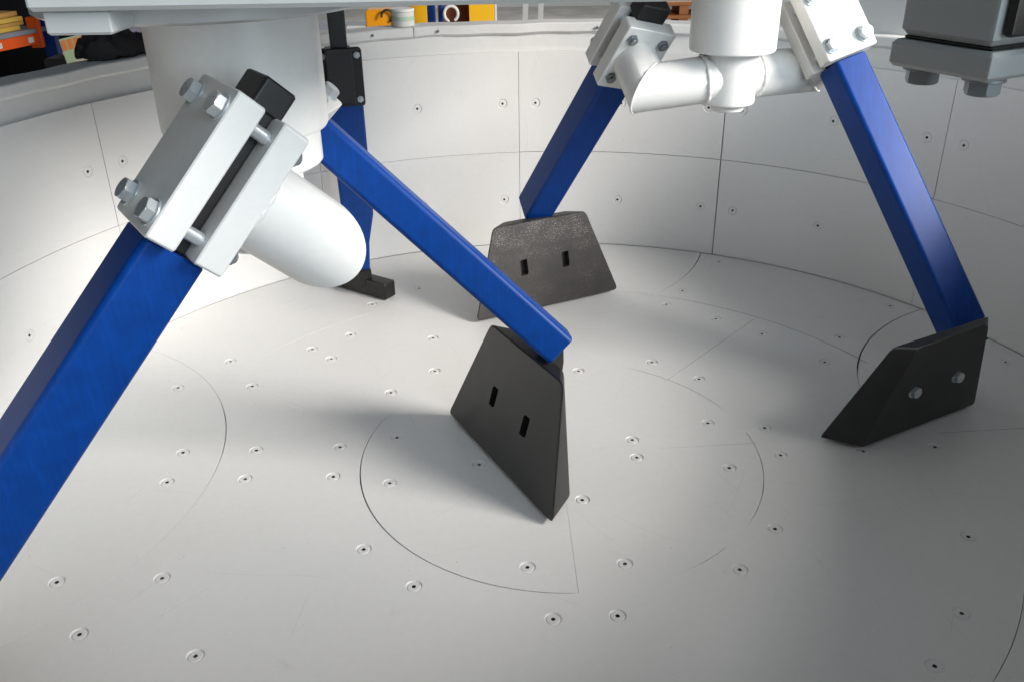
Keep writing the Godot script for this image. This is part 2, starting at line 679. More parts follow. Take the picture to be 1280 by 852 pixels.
	for i in tiles.size():
		var p: PackedVector2Array = tiles[i]
		var idx := Geometry2D.triangulate_polygon(p)
		var t := PackedVector3Array()
		var lift := rng.randf_range(-0.0001, 0.0001)
		for f in range(0, idx.size(), 3):
			var a := Vector3(p[idx[f]].x / 1000.0, lift, p[idx[f]].y / 1000.0)
			var b := Vector3(p[idx[f + 1]].x / 1000.0, lift, p[idx[f + 1]].y / 1000.0)
			var c := Vector3(p[idx[f + 2]].x / 1000.0, lift, p[idx[f + 2]].y / 1000.0)
			if (b - a).cross(c - a).y < 0:
				t.append_array(PackedVector3Array([a, c, b]))
			else:
				t.append_array(PackedVector3Array([a, b, c]))
		for j in p.size():
			var u := p[j] / 1000.0
			var v := p[(j + 1) % p.size()] / 1000.0
			quad(t, Vector3(v.x, -0.009, v.y), Vector3(u.x, -0.009, u.y), Vector3(u.x, lift, u.y), Vector3(v.x, lift, v.y))
		if idx.is_empty():
			print("floor plate not triangulated ", i, " ", p.size())
		part("floor_plate", moved(t, Transform3D(Basis.IDENTITY, Vector3(CX, 0, CZ))), M.panel if i % 2 else M.panel_b, bed, 0.0)


func on_wall(az: float, y: float, r: float) -> Vector3:
	var a := deg_to_rad(az)
	return Vector3(CX + r * sin(a), y, CZ - r * cos(a))


func drum_wall() -> void:
	# steel shell behind the liner plates
	var n := 144
	var prof := [[1.2605, -0.04], [1.2605, 0.690], [1.272, 0.690], [1.272, -0.04]]
	var rings := []
	for p in [prof[0], prof[1], prof[2], prof[3], prof[0]]:
		var rg := PackedVector3Array()
		for i in n:
			var a := -TAU * i / n
			# lower towards the loading side, where the rim is left off
			var az := rad_to_deg(atan2(cos(a), sin(a)))
			var y: float = p[1]
			if y > 0.1 and (az > 160.0 or az < -115.0):
				y = 0.6195
			rg.append(Vector3(p[0] * cos(a), y, -p[0] * sin(a)))
		rings.append(rg)
	var shell := MeshInstance3D.new()
	shell.mesh = mesh_of(loft(rings, false, false), 30.0)
	shell.material_override = M.rim
	shell.name = "drum_wall"
	add_child(shell)
	shell.position = Vector3(CX, 0, CZ)
	shell.set_meta("kind", "structure")
	var offs := [2.35, 15.0, 27.65]
	for k in 12:
		var a0 := -61.2 + 29.15 * k if k < 5 else -61.2 + 29.15 * 5 + (360.0 - 29.15 * 5) / 7.0 * (k - 5)
		var span := 29.15 if k < 5 else (360.0 - 29.15 * 5) / 7.0
		for row in 2:
			var y0 := 0.0015 if row == 0 else SEAM_Y + 0.0006
			var y1 := SEAM_Y - 0.0006 if row == 0 else LINER_Y
			var hy := 0.155 if row == 0 else 0.4645
			var g0 := 0.03
			var g1 := 0.03
			if k == 3: g0 = 0.085                     # the wide joint
			if k == 2: g1 = 0.085
			if k == 4 and row == 1: g0 = 0.06
			if row == 1 and k == 2: y0 += 0.0008
			if row == 1 and k == 3: y0 += 0.0006
			wall_panel(shell, a0 + g0, a0 + span - g1, y0, y1, hy, [a0 + offs[0], a0 + span * 0.5, a0 + span - offs[0]], k * 2 + row)


func wall_panel(shell: Node3D, a0: float, a1: float, y0: float, y1: float, hy: float, holes: Array, seed_: int) -> void:
	# plate unrolled in millimetres of arc, cut into narrow strips whose edges pass through the holes, then bent round
	var k := 1000.0 * RAD * PI / 180.0
	var rng := RandomNumberGenerator.new()
	rng.seed = 100 + seed_
	var proud := rng.randf_range(-0.0003, 0.0003)
	var cuts := [a0]
	var stops := [a0, holes[0], holes[1], holes[2], a1]
	for i in 4:
		var m := maxi(1, int(ceil((stops[i + 1] - stops[i]) / 2.2)))
		for j in m:
			cuts.append(lerpf(stops[i], stops[i + 1], float(j + 1) / m))
	var t := PackedVector3Array()
	var r := RAD + proud
	for i in cuts.size() - 1:
		var u0: float = (cuts[i] - a0) * k
		var u1: float = (cuts[i + 1] - a0) * k
		var polys: Array = [PackedVector2Array([Vector2(u0, y0 * 1000), Vector2(u1, y0 * 1000), Vector2(u1, y1 * 1000), Vector2(u0, y1 * 1000)])]
		for h in holes:
			var hc := Vector2((h - a0) * k, hy * 1000)
			if hc.x < u0 - 16 or hc.x > u1 + 16:
				continue
			var nx := []
			for p in polys:
				nx.append_array(Geometry2D.clip_polygons(p, circle2(hc, 15.2, 24)))
			polys = nx
		for p in polys:
			var idx := Geometry2D.triangulate_polygon(p)
			for f in range(0, idx.size(), 3):
				var v := []
				for q in 3:
					v.append(on_wall(a0 + p[idx[f + q]].x / k, p[idx[f + q]].y / 1000.0, r))
				var c: Vector3 = (v[1] - v[0]).cross(v[2] - v[0])
				var inw: Vector3 = Vector3(CX, v[0].y, CZ) - v[0]
				if c.dot(inw) < 0:
					t.append_array(PackedVector3Array([v[0], v[2], v[1]]))
				else:
					t.append_array(PackedVector3Array([v[0], v[1], v[2]]))
			for j in p.size():
				var u: Vector2 = p[j]
				var w: Vector2 = p[(j + 1) % p.size()]
				var edge: bool = (absf(u.x - w.x) < 0.01 and (u.x < 0.05 or u.x > (a1 - a0) * k - 0.05)) or absf(u.y - w.y) < 0.01 or (absf(u.x - w.x) > 0.01 and absf(u.y - w.y) > 0.01)
				if edge:
					quad(t, on_wall(a0 + u.x / k, u.y / 1000.0, r), on_wall(a0 + w.x / k, w.y / 1000.0, r), on_wall(a0 + w.x / k, w.y / 1000.0, r + 0.009), on_wall(a0 + u.x / k, u.y / 1000.0, r + 0.009))
	part("wall_panel", t, M.panel if seed_ % 3 else M.panel_b, shell, 12.0)
	for h in holes:
		var p := on_wall(h, hy, r)
		var inward := (Vector3(CX, hy, CZ) - p).normalized()
		placed("wall_screw", screw_kinds[rng.randi() % 3], null, shell, axis_frame(p, inward, Vector3(0.2, 1.0, 0.1).rotated(inward, rng.randf() * 3.0)))


func drum_rim() -> void:
	var o := thing("flange_ring", "pale grey steel rim flange running round the top of the drum wall", "flange", Vector3(CX, 0.66, CZ))
	# a folded flange in pieces that butt end to end
	var joints := [-115.0, -17.3, 34.0, 95.0, 160.0]
	for s in 4:
		var t := PackedVector3Array()
		var prof := [Vector2(1.2600, 0.668), Vector2(1.2535, 0.6715), Vector2(1.2500, 0.676), Vector2(1.2500, 0.6975), Vector2(1.2530, 0.7005), Vector2(1.335, 0.7005), Vector2(1.338, 0.698), Vector2(1.338, 0.640), Vector2(1.333, 0.640), Vector2(1.333, 0.692), Vector2(1.2600, 0.692)]
		var a0: float = joints[s] + 0.06
		var a1: float = joints[s + 1] - 0.06
		var n := int((a1 - a0) / 2.0) + 1
		var rings := []
		for i in n + 1:
			var az := lerpf(a0, a1, float(i) / n)
			var wob := 0.0012 * sin(az * 0.31) + 0.0009 * sin(az * 0.83 + 1.0)
			var rg := PackedVector3Array()
			for j in range(prof.size() - 1, -1, -1):
				rg.append(on_wall(az, prof[j].y + wob, prof[j].x + wob))
			rings.append(rg)
		t = loft(rings)
		part("flange", t, M.rim, o, 30.0)
	for az in [-23.0, -14.0, -48.0, 8.0, 30.0, 62.0]:
		var p := on_wall(az, 0.687, 1.249)
		placed("rivet", nut_mesh, M.zinc_dull, o, Transform3D(axis_frame(p, Vector3(CX, 0.687, CZ) - p).basis * 0.35, p))


# ---------------------------------------------------------------- mixer head and stars
func mixer_head() -> void:
	var o := thing("mixer_head", "wide grey rotor housing bridging over both mixing stars", "mixer head", Vector3(-0.2, 0.92, -1.7))
	# front beam over the near star, and the deeper part that carries the far star
	var b := box_shape(Vector3(0.738, 0.20, 1.22), 0.005)
	part("housing", moved(b, Transform3D(Basis.IDENTITY, Vector3(-0.160, 0.9505, -1.655))), M.head, o)
	var b2 := box_shape(Vector3(0.42, 0.18, 0.52), 0.008)
	part("outrigger", moved(b2, Transform3D(Basis.IDENTITY, Vector3(0.421, 0.9505, -2.06))), M.head, o)
	part("flange", moved(lathe([[0.225, 0.0], [0.232, 0.004], [0.232, 0.024], [0.228, 0.028]], 72), Transform3D(Basis.IDENTITY, Vector3(-0.425, 0.922, -1.36))), M.head, o)
	var br := box_shape(Vector3(0.075, 0.027, 0.09), 0.003)
	part("end_bracket", moved(br, Transform3D(Basis.IDENTITY, Vector3(-0.482, 0.9234, -1.105))), M.head, o)


func arm_clamp(o: Node3D, c: Vector3, a: Vector3, n: Vector3, length: float, width: float, th: float, gap: float, nuts := true) -> void:
	# c: centre of the clamped bar, a: along the arm, n: from the welded plate to the loose one
	a = a.normalized()
	n = (n - a * a.dot(n)).normalized()
	var w := a.cross(n)
	var sec := rrect(width, length, 0.006, 3)
	for s in [-1, 1]:
		# plate axis along n
		var base: Vector3 = c + n * (gap / 2 if s > 0 else -gap / 2 - th)
		var xf := Transform3D(Basis(w, -a, n), base)
		if xf.basis.determinant() < 0:
			xf = Transform3D(Basis(-w, -a, n), base)
		var pl := part("clamp_plate", moved(bar(sec, th, 0.002), xf), M.white, o, 30.0)
		for i in [-1, 1]:
			for j in [-1, 1]:
				var p: Vector3 = c + a * (length / 2 - 0.030) * i + w * (width / 2 - 0.022) * j
				if s > 0:
					placed("bolt", bolt_mesh, M.zinc, pl, axis_frame(p + n * (gap / 2 + th), n, Vector3(0.3 + 0.2 * i, 0.5 * j + 0.1, 0.6)))
					part("bolt_shank", moved(lathe([[0.0098, 0.0], [0.0098, gap - 0.0004]], 20), axis_frame(p - n * (gap / 2 - 0.0002), n)), M.zinc, pl)
				elif nuts:
					placed("nut", nut_mesh, M.zinc_dull, pl, axis_frame(p - n * (gap / 2 + th), -n))


func weld(o: Node3D, c: Vector3, ax: Vector3, r: float) -> void:
	var t := PackedVector3Array()
	var f := axis_frame(c, ax)
	var rings := []
	var n := 60
	for i in n:
		var a := TAU * i / n
		var rg := PackedVector3Array()
		var wob := 0.0012 * sin(i * 2.1) + 0.0006 * sin(i * 5.3)
		for k in 8:
			var b := TAU * k / 8
			var q := r + (0.005 + wob) * cos(b)
			rg.append(f * Vector3(q * cos(a), (0.005 + wob) * sin(b), -q * sin(a)))
		rings.append(rg)
	rings.append(rings[0])
	t = loft(rings, false, false)
	part("weld_bead", t, M.white, o, 80.0)


func mitre_weld(o: Node3D, p0: Vector3, e: Vector3, p2: Vector3, r: float) -> void:
	# bead round the cut where two lengths of pipe meet
	var din := (e - p0).normalized()
	var dout := (p2 - e).normalized()
	var pl := (din + dout).normalized()
	var f := axis_frame(e, din)
	var rings := []
	var n := 64
	for i in n:
		var a := TAU * i / n
		var v := f.basis * Vector3(r * cos(a), 0, -r * sin(a))
		v -= din * (v.dot(pl) / din.dot(pl))
		var out := v.normalized()
		var w := 0.0020 + 0.0004 * sin(i * 2.3) + 0.0003 * sin(i * 5.1)
		var rg := PackedVector3Array()
		for k in 8:
			var b := TAU * k / 8
			rg.append(e + v + out * w * cos(b) + pl * w * 1.2 * sin(b))
		rings.append(rg)
	rings.append(rings[0])
	part("weld_bead", loft(rings, false, false), M.white, o, 80.0)




func star_near() -> void:
	var ax := Vector3(-0.425, 0, -1.457)
	var o := thing("mixing_star", "thick white mixing star column whose stub pipe carries the clamp with large bolts", "mixing star", ax + Vector3(0, 0.53, 0), "mixing stars hanging from the head")
	part("column", moved(lathe([[0.118, 0.722], [0.128, 0.724], [0.1315, 0.730], [0.1315, 0.9218]], 72), Transform3D(Basis.IDENTITY, ax)), M.white, o)
	part("hub", moved(lathe([[0.055, 0.531], [0.076, 0.533], [0.080, 0.538], [0.080, 0.66], [0.112, 0.664], [0.116, 0.668], [0.116, 0.7218]], 64), Transform3D(Basis.IDENTITY, ax)), M.white, o)
	# near arm
	var a := cam_dir(-0.546, -0.8378, 0.0)
	var n := cam_dir(-0.605, 0.405, -0.686)
	var c := Vector3(-0.398, 0.728, -1.172)
	arm_clamp(o, c, a, n, 0.218, 0.142, 0.042, 0.030)
	var s := -n
	var p0 := c + s * (0.015 + 0.0415)
	var e := c + s * 0.174
	part("socket_pipe", pipe([p0, e, Vector3(ax.x + 0.02, 0.600, ax.z + 0.02)], 0.066, 56), M.white, o, 30.0)
	weld(o, p0 + s * 0.001, s, 0.067)
	# far side arm
	var a2 := Vector3(0.4357, -0.4178, 0.0548).normalized()
	var n2 := Vector3(0.692, 0.722, 0.0007)
	var c2 := Vector3(-0.344, 0.680, -1.598) - a2 * 0.068
	arm_clamp(o, c2, a2, n2, 0.135, 0.125, 0.040, 0.030, false)
	part("socket_pipe", pipe([c2 - n2.normalized() * 0.0545, c2 - n2.normalized() * 0.13, Vector3(ax.x, 0.60, ax.z)], 0.05, 48), M.white, o, 30.0)


# direction given as right, up, forward of a viewer standing at the rim
func cam_dir(x: float, y: float, z: float) -> Vector3:
	return (Vector3(1.0, -0.0145, 0.0073) * x + Vector3(0.0162, 0.8917, -0.4521) * y + Vector3(0, -0.4522, -0.8919) * z).normalized()


func star_far() -> void:
	var ax := Vector3(0.502, 0, -2.072)
	var o := thing("mixing_star", "slimmer white mixing star hub with two side pipes and round bottom cap", "mixing star", ax + Vector3(0, 0.59, 0), "mixing stars hanging from the head")
	part("column", moved(lathe([[0.085, 0.7335], [0.0935, 0.735], [0.0955, 0.739], [0.0955, 0.9500]], 72), Transform3D(Basis.IDENTITY, ax)), M.white, o)
	part("hub", moved(lathe([[0.054, 0.6175], [0.0585, 0.6195], [0.0605, 0.624], [0.0605, 0.733]], 64), Transform3D(Basis.IDENTITY, ax)), M.white, o)
	part("bottom_cap", moved(lathe([[0.034, 0.6015], [0.0375, 0.6035], [0.0375, 0.6172]], 48), Transform3D(Basis.IDENTITY, ax)), M.white, o)
	# towards the dusty paddle
	var t1 := Vector3(0.2525, 0.6624, -2.206)
	var a1 := (Vector3(0.0691, 0.2560, -2.4190) - t1).normalized()
	var n1 := Vector3(-0.265, 0.390, -0.882)
	n1 = (n1 - a1 * a1.dot(n1)).normalized()
	var c1 := t1 - a1 * 0.086
	arm_clamp(o, c1, a1, n1, 0.17, 0.125, 0.040, 0.030)
	var e1 := c1 + a1 * 0.002 - n1 * 0.140
	part("socket_pipe", pipe([c1 + a1 * 0.002 - n1 * 0.0545, e1, Vector3(ax.x, 0.677, ax.z)], 0.052, 56), M.white, o, 30.0)
	mitre_weld(o, c1 + a1 * 0.002 - n1 * 0.0545, e1, Vector3(ax.x, 0.677, ax.z), 0.052)
	weld(o, Vector3(ax.x, 0.677, ax.z) + (e1 - Vector3(ax.x, 0.677, ax.z)).normalized() * 0.061, e1 - Vector3(ax.x, 0.677, ax.z), 0.052)
	# towards the far black paddle
	var t2 := Vector3(0.7464, 0.7054, -2.0597)
	var a2 := (Vector3(0.9931, 0.1876, -1.7747) - t2).normalized()
	var n2 := Vector3(0.134, 0.526, 0.840)
	n2 = (n2 - a2 * a2.dot(n2)).normalized()
	var c2 := t2 - a2 * 0.088
	arm_clamp(o, c2, a2, n2, 0.175, 0.125, 0.040, 0.030)
	var e2 := c2 + a2 * 0.052 - n2 * 0.125
	part("socket_pipe", pipe([c2 + a2 * 0.045 - n2 * 0.0545, e2, Vector3(ax.x, 0.677, ax.z)], 0.052, 56), M.white, o, 30.0)
	mitre_weld(o, c2 + a2 * 0.045 - n2 * 0.0545, e2, Vector3(ax.x, 0.677, ax.z), 0.052)
	weld(o, Vector3(ax.x, 0.677, ax.z) + (e2 - Vector3(ax.x, 0.677, ax.z)).normalized() * 0.061, e2 - Vector3(ax.x, 0.677, ax.z), 0.052)


# ---------------------------------------------------------------- arms and paddles
func arm(o: Node3D, t: Vector3, b: Vector3, n: Vector3, clamp_len: float, lug_to: Vector3, sw := 0.088, sh := 0.080) -> void:
	var a := (b - t).normalized()
	n = (n - a * a.dot(n)).normalized()
	var w := a.cross(n)
	# sleeve from clamp to its lower end: n x w x a is right handed
	var f := Transform3D(Basis(n, -w, a), t + a * 0.002)
	if f.basis.determinant() < 0:
		f = Transform3D(Basis(n, w, a), t + a * 0.002)
	part("sleeve", moved(bar(rrect(sw, sh, 0.010, 4), (b - t).length(), 0.0025), f), M.blue, o, 40.0)
	# steel bar gripped by the clamp, its head standing out above
	var f2 := f
	f2.origin = t - a * (clamp_len + 0.036)
	part("bar", moved(bar(rrect(0.0292, 0.066, 0.003, 2), clamp_len + 0.036, 0.002), f2), M.bar, o, 30.0)
	var hd := f2
	hd.origin = t - a * (clamp_len + 0.040)
	part("bar_head", moved(bar(rrect(0.050, 0.074, 0.005, 3), 0.042, 0.003), hd), M.bar, o, 30.0)
	# lug between sleeve and paddle
	var d := (lug_to - b)
	var g := Transform3D(Basis(n, f.basis.y, a), b)
	var rings := []
	for p in [[b - a * 0.01, 1.0], [b.lerp(lug_to, 0.5), 1.0], [lug_to, 1.1]]:
		var rg := PackedVector3Array()
		for v in rrect(0.040 * p[1], 0.062 * p[1], 0.004, 2):
			rg.append(p[0] + g.basis.x * v.x + g.basis.y * v.y)
		rings.append(rg)
	part("lug", loft(rings), M.bar, o, 30.0)


func round_corners(c: Array, r: float, n := 4) -> PackedVector2Array:
	var o := PackedVector2Array()
	var m := c.size()
	for i in m:
		var p: Vector2 = c[i]
		var d1: Vector2 = (c[(i + m - 1) % m] - p).normalized()
		var d2: Vector2 = (c[(i + 1) % m] - p).normalized()
		for k in n + 1:
			var s := float(k) / n
			o.append((p + d1 * r).lerp(p, s).lerp(p.lerp(p + d2 * r, s), s))
	return o


func paddle(o: Node3D, at: Vector3, u: Vector3, n: Vector3, mat: Material, bolts_behind := false, tilt := 0.070, rise := 0.242) -> MeshInstance3D:
	# at: middle of the lower front edge; u along it; n to the front (both level)
	u = u.normalized()
	n = (n - u * u.dot(n)).normalized()
	var slope := Vector2(tilt, rise).length()
	var front := round_corners([Vector2(-0.229, 0), Vector2(0.229, 0), Vector2(0.148, slope), Vector2(-0.143, slope)], 0.016)
	var back := round_corners([Vector2(-0.182, 0), Vector2(0.182, 0), Vector2(0.108, slope), Vector2(-0.108, slope)], 0.014)
	var ins := inset(front, 0.0025)
	var fv := func(p: Vector2, deep: float) -> Vector3:
		return at + u * p.x + Vector3.UP * (rise * p.y / slope) - n * (tilt * p.y / slope + deep)
	var r0 := PackedVector3Array()
	var r1 := PackedVector3Array()
	var r2 := PackedVector3Array()
	var r3 := PackedVector3Array()
	var bi := inset(back, 0.002)
	for i in front.size():
		r0.append(fv.call(bi[i], lerpf(0.070, 0.028, back[i].y / slope)))
		r1.append(fv.call(back[i], lerpf(0.068, 0.026, back[i].y / slope)))
		r2.append(fv.call(front[i], 0.0025))
		r3.append(fv.call(ins[i], 0.0))
	# ring order: outline is counter-clockwise seen from the front when u x up = n
	if u.cross(Vector3.UP).dot(n) < 0:
		for r in [r0, r1, r2, r3]:
			pass
	var t := loft([r0, r1, r2, r3], true, false)
	# front face with two slots
	var mm := PackedVector2Array()
	for p in ins:
		mm.append(p * 1000.0)
	var slots := []
	for s in [-66.0, 66.0]:
		slots.append(PackedVector2Array([Vector2(s - 11.0, 98), Vector2(s + 6.0, 98), Vector2(s + 12.0, 103), Vector2(s + 12.0, 142), Vector2(s - 5.0, 142), Vector2(s - 11.0, 137)]))
	var face := mm
	for s in slots:
		var cx: float = s[0].x + 8.0
		var slit := PackedVector2Array([Vector2(cx - 0.005, -5), Vector2(cx + 0.005, -5), Vector2(cx + 0.005, 110), Vector2(cx - 0.005, 110)])
		var key: PackedVector2Array = Geometry2D.merge_polygons(s, slit)[0]
		var res := Geometry2D.clip_polygons(face, key)
		var big: PackedVector2Array = res[0]
		for q in res:
			if absf(polygon_area(q)) > absf(polygon_area(big)):
				big = q
		face = big
	var idx := Geometry2D.triangulate_polygon(face)
	for f in range(0, idx.size(), 3):
		var v := [fv.call(face[idx[f]] / 1000.0, 0.0), fv.call(face[idx[f + 1]] / 1000.0, 0.0), fv.call(face[idx[f + 2]] / 1000.0, 0.0)]
		var c: Vector3 = (v[1] - v[0]).cross(v[2] - v[0])
		if c.dot(n) < 0:
			t.append_array(PackedVector3Array([v[0], v[2], v[1]]))
		else:
			t.append_array(PackedVector3Array([v[0], v[1], v[2]]))
	for s in slots:
		for j in s.size():
			var p: Vector2 = s[j] / 1000.0
			var q: Vector2 = s[(j + 1) % s.size()] / 1000.0
			quad(t, fv.call(p, 0.0), fv.call(q, 0.0), fv.call(q, 0.022), fv.call(p, 0.022))
		var fl := []
		for p in s:
			fl.append(fv.call(p / 1000.0, 0.022))
		for j in range(1, fl.size() - 1):
			t.append_array(PackedVector3Array([fl[0], fl[j], fl[j + 1]]))
	var pd := part("paddle", t, mat, o, 32.0)
	if bolts_behind:
		for s in [-0.066, 0.066]:
			var deep := lerpf(0.068, 0.026, 0.12 / slope)
			var p: Vector3 = fv.call(Vector2(s, 0.118), deep)
			placed("bolt", bolt_mesh, M.zinc, pd, Transform3D(axis_frame(p, -n).basis * 0.78, p))
	return pd


func mixing_arms() -> void:
	var g := "blue sleeved mixing arms"
	# near arm, runs out of view
	var a := cam_dir(-0.546, -0.8378, 0.0)
	var n := cam_dir(-0.605, 0.405, -0.686)
	var c := Vector3(-0.398, 0.728, -1.172)
	var t := c + a * 0.110
	var b := t + a * 0.56
	var o := thing("mixing_tool", "blue sleeved mixing arm held in the clamp with large zinc bolts", "mixing tool", Vector3(b.x, 0.0, b.z), g)
	arm(o, t, b, n, 0.218, b + a * 0.05, 0.092, 0.085)
	var pc := Vector3(b.x - 0.05, 0.008, b.z + 0.02)
	paddle(o, pc, Vector3(0.55, 0, 0.83), Vector3(-0.83, 0, 0.55), M.black)
	# arm over the inner floor ring
	t = Vector3(-0.3442, 0.6802, -1.5984)
	b = Vector3(0.0895, 0.2700, -1.5435)
	o = thing("mixing_tool", "blue sleeved mixing arm with plain black paddle on the inner floor ring", "mixing tool", Vector3(-0.04, 0.0, -1.53), g)
	arm(o, t, b, Vector3(0.684, 0.700, -0.205), 0.135, Vector3(0.080, 0.165, -1.585), 0.066, 0.080)
	paddle(o, Vector3(-0.039, 0.008, -1.5325), Vector3(0.216, 0, 0.405), Vector3(-0.405, 0, 0.216), M.black)
	# dusty one
	t = Vector3(0.2525, 0.6624, -2.206)
	b = Vector3(0.0691, 0.2560, -2.4190)
	o = thing("mixing_tool", "blue sleeved mixing arm with grey paddle speckled with pale dust", "mixing tool", Vector3(0.11, 0.0, -2.306), g)
	arm(o, t, b, Vector3(-0.265, 0.390, -0.882), 0.17, Vector3(0.080, 0.17, -2.415), 0.088, 0.080)
	paddle(o, Vector3(0.1095, 0.008, -2.3065), Vector3(0.405, 0, -0.201), Vector3(0.201, 0, 0.405), M.black_dusty, false, 0.062, 0.236)
	# seen from behind
	t = Vector3(0.7464, 0.7054, -2.0597)
	b = Vector3(0.9931, 0.1876, -1.7747)
	o = thing("mixing_tool", "blue sleeved mixing arm with black paddle showing two bolts on its back", "mixing tool", Vector3(0.86, 0.0, -1.73), g)
	var u := Vector3(-0.884, 0, 0.467)
	var nn := Vector3(-0.467, 0, -0.884)
	arm(o, t, b, Vector3(0.134, 0.526, 0.840), 0.175, b + (b - t).normalized() * 0.05, 0.080, 0.080)
	paddle(o, Vector3(0.852, 0.008, -1.711), u, nn, M.black, true, 0.075, 0.232)


func wall_scraper() -> void:
	var o := thing("wall_scraper", "blue wall scraper arm hung from a black bolted bracket on the back wall", "scraper", Vector3(-0.43, 0.0, -2.47))
	var q := Vector3(-0.465, 0.60, -2.56)
	var f := Transform3D(Basis(Vector3.UP, deg_to_rad(14.0)), Vector3.ZERO)
	var plate := bar(rrect(0.122, 0.160, 0.010, 3), 0.016, 0.002)
	part("bracket_plate", moved(plate, Transform3D(f.basis, q)), M.matt_black, o)
	var chan := bar(rrect(0.070, 0.150, 0.004, 2), 0.050, 0.003)
	part("bracket_channel", moved(chan, Transform3D(f.basis, q + f.basis * Vector3(-0.004, 0.012, 0.0162))), M.matt_black, o)
	part("bracket_post", moved(bar(rrect(0.045, 0.034, 0.004, 2), 0.30, 0.003), Transform3D(f.basis * Basis(Vector3.RIGHT, -PI / 2), q + f.basis * Vector3(0.0, 0.06, 0.030))), M.matt_black, o)
	for sx in [-1, 1]:
		for sy in [-1, 1]:
			var p := q + f.basis * Vector3(sx * 0.047, sy * 0.060, 0.0162)
			placed("bolt", nut_mesh, M.zinc, o, Transform3D(axis_frame(p, f.basis.z).basis * 0.72, p))
	# arm tapers to the foot
	var top := q + Vector3(0.002, -0.070, -0.012)
	var low := Vector3(-0.4285, 0.045, -2.425)
	var rings := []
	for s in [[0.0, 0.050, 0.024], [0.62, 0.044, 0.022], [0.78, 0.024, 0.020], [1.0, 0.0145, 0.016]]:
		var rg := PackedVector3Array()
		var p := top.lerp(low, s[0])
		for v in rrect(s[1] * 2, s[2] * 2, 0.006, 3):
			rg.append(p + f.basis.x * v.x + f.basis.z * v.y)
		rg.reverse()
		rings.append(rg)
	rings.reverse()
	for i in rings.size():
		var rr: PackedVector3Array = rings[i]
		rr.reverse()
		rings[i] = rr
	rings.reverse()
	part("sleeve", flip(loft(rings)), M.blue, o, 40.0)
	part("foot", moved(bar(rrect(0.050, 0.046, 0.006, 2), 0.21, 0.004), frame(Vector3.UP, Vector3(0.56, 0, -0.83), Vector3(-0.83, 0, -0.56), Vector3(-0.350, 0.028, -2.385))), M.bar, o)
	part("foot_neck", moved(bar(rrect(0.040, 0.034, 0.005, 2), 0.05, 0.004), frame(f.basis.x, -f.basis.z, Vector3.UP, Vector3(-0.4285, 0.03, -2.425))), M.bar, o)


func flip(t: PackedVector3Array) -> PackedVector3Array:
	var o := t.duplicate()
	for i in range(0, t.size(), 3):
		o[i + 1] = t[i + 2]
		o[i + 2] = t[i + 1]
	return o


func scraper_holder() -> void:
	var o := thing("scraper_holder", "white block toned grey for its shade, bolted over a thick plate with hexagon heads underneath", "bracket", Vector3(0.50, 0.88, -0.96))
	var near := Vector3(0.436, 0, -0.830)
	var far := Vector3(0.386, 0, -0.925)
	var L := near.distance_to(far)
	var shaded_white := std(Color(0.60, 0.61, 0.605), 0.45)  # white paint standing in shade; the grey carries that shade as colour
	var d := (far - near).normalized()
	var side := Vector3(-d.z, 0, d.x)    # to the right of the picture
	if side.x < 0:
		side = -side
	var mid := near.lerp(far, 0.5) + side * 0.07
	var f := Transform3D(Basis(side, Vector3.UP, side.cross(Vector3.UP)), mid)
	var blk := box_shape(Vector3(0.140, 0.26, L - 0.004), 0.006)
	part("block", moved(blk, f.translated(Vector3(0, 0.9305, 0))), shaded_white, o)
	part("bar", moved(box_shape(Vector3(0.128, 0.0034, L - 0.010), 0.001), f.translated(Vector3(0.0, 0.9268, 0))), M.bar, o)
	var pl := part("plate", moved(box_shape(Vector3(0.146, 0.026, L + 0.006), 0.004), f.translated(Vector3(0, 0.9004, 0))), shaded_white, o)
	part("added_dark_plate", moved(box_shape(Vector3(0.124, 0.16, 0.010), 0.003), f.translated(Vector3(0.0, 0.9395, 0)).translated(d * -(L / 2 + 0.0042))), M.bar, o)  # black plate added to darken the block's bright end face
	for p in [[-0.046, -0.034], [-0.046, 0.034], [0.046, -0.034], [0.046, 0.034]]:
		placed("bolt", bolt_mesh, M.zinc_dull, pl, axis_frame(f * Vector3(p[0], 0.9003, p[1]), Vector3.DOWN))


func cover_panel() -> void:
	var o := thing("dust_cover", "flat grey dust cover sheet standing on the drum rim by the bright gap", "cover panel", on_wall(46.0, 0.7005, 1.30))
	var n := 10
	var rings := []
	for i in n + 1:
		var az := lerpf(30.0, 47.6, float(i) / n)
		var az_top := lerpf(30.0, 46.2, float(i) / n)
		rings.append(PackedVector3Array([on_wall(az, 0.7012, 1.296), on_wall(az_top, 0.98, 1.296), on_wall(az_top, 0.98, 1.302), on_wall(az, 0.7012, 1.302)]))
	part("sheet", loft(rings), M.head, o, 30.0)


func shade_lid() -> void:
	# lid added out of view to keep the low daylight off the near floor
	var o := thing("added_shade_lid", "unseen grey lid added over the drum to shade the near floor", "lid", Vector3(0.97, 0.70, -0.62))
	part("sheet", moved(box_shape(Vector3(0.72, 0.012, 0.42), 0.003), Transform3D(Basis.IDENTITY, Vector3(0.96, 1.02, -0.72))), M.head, o)
	for p in [[0.97, -0.56], [1.22, -0.90]]:
		part("post", moved(box_shape(Vector3(0.03, 0.318, 0.03), 0.003), Transform3D(Basis.IDENTITY, Vector3(p[0], 0.7015, p[1]))), M.head, o)


# ---------------------------------------------------------------- workshop beyond the rim
func solo(called: String, label: String, category: String, t: PackedVector3Array, mat: Material, base: Vector3, deg := 35.0, group := "") -> MeshInstance3D:
	var o := MeshInstance3D.new()
	o.mesh = mesh_of(t, deg)
	o.material_override = mat
	o.name = numbered(called)
	add_child(o)
	o.position = base
	o.set_meta("label", label)
	o.set_meta("category", category)
	if group != "":
		o.set_meta("group", group)
	return o


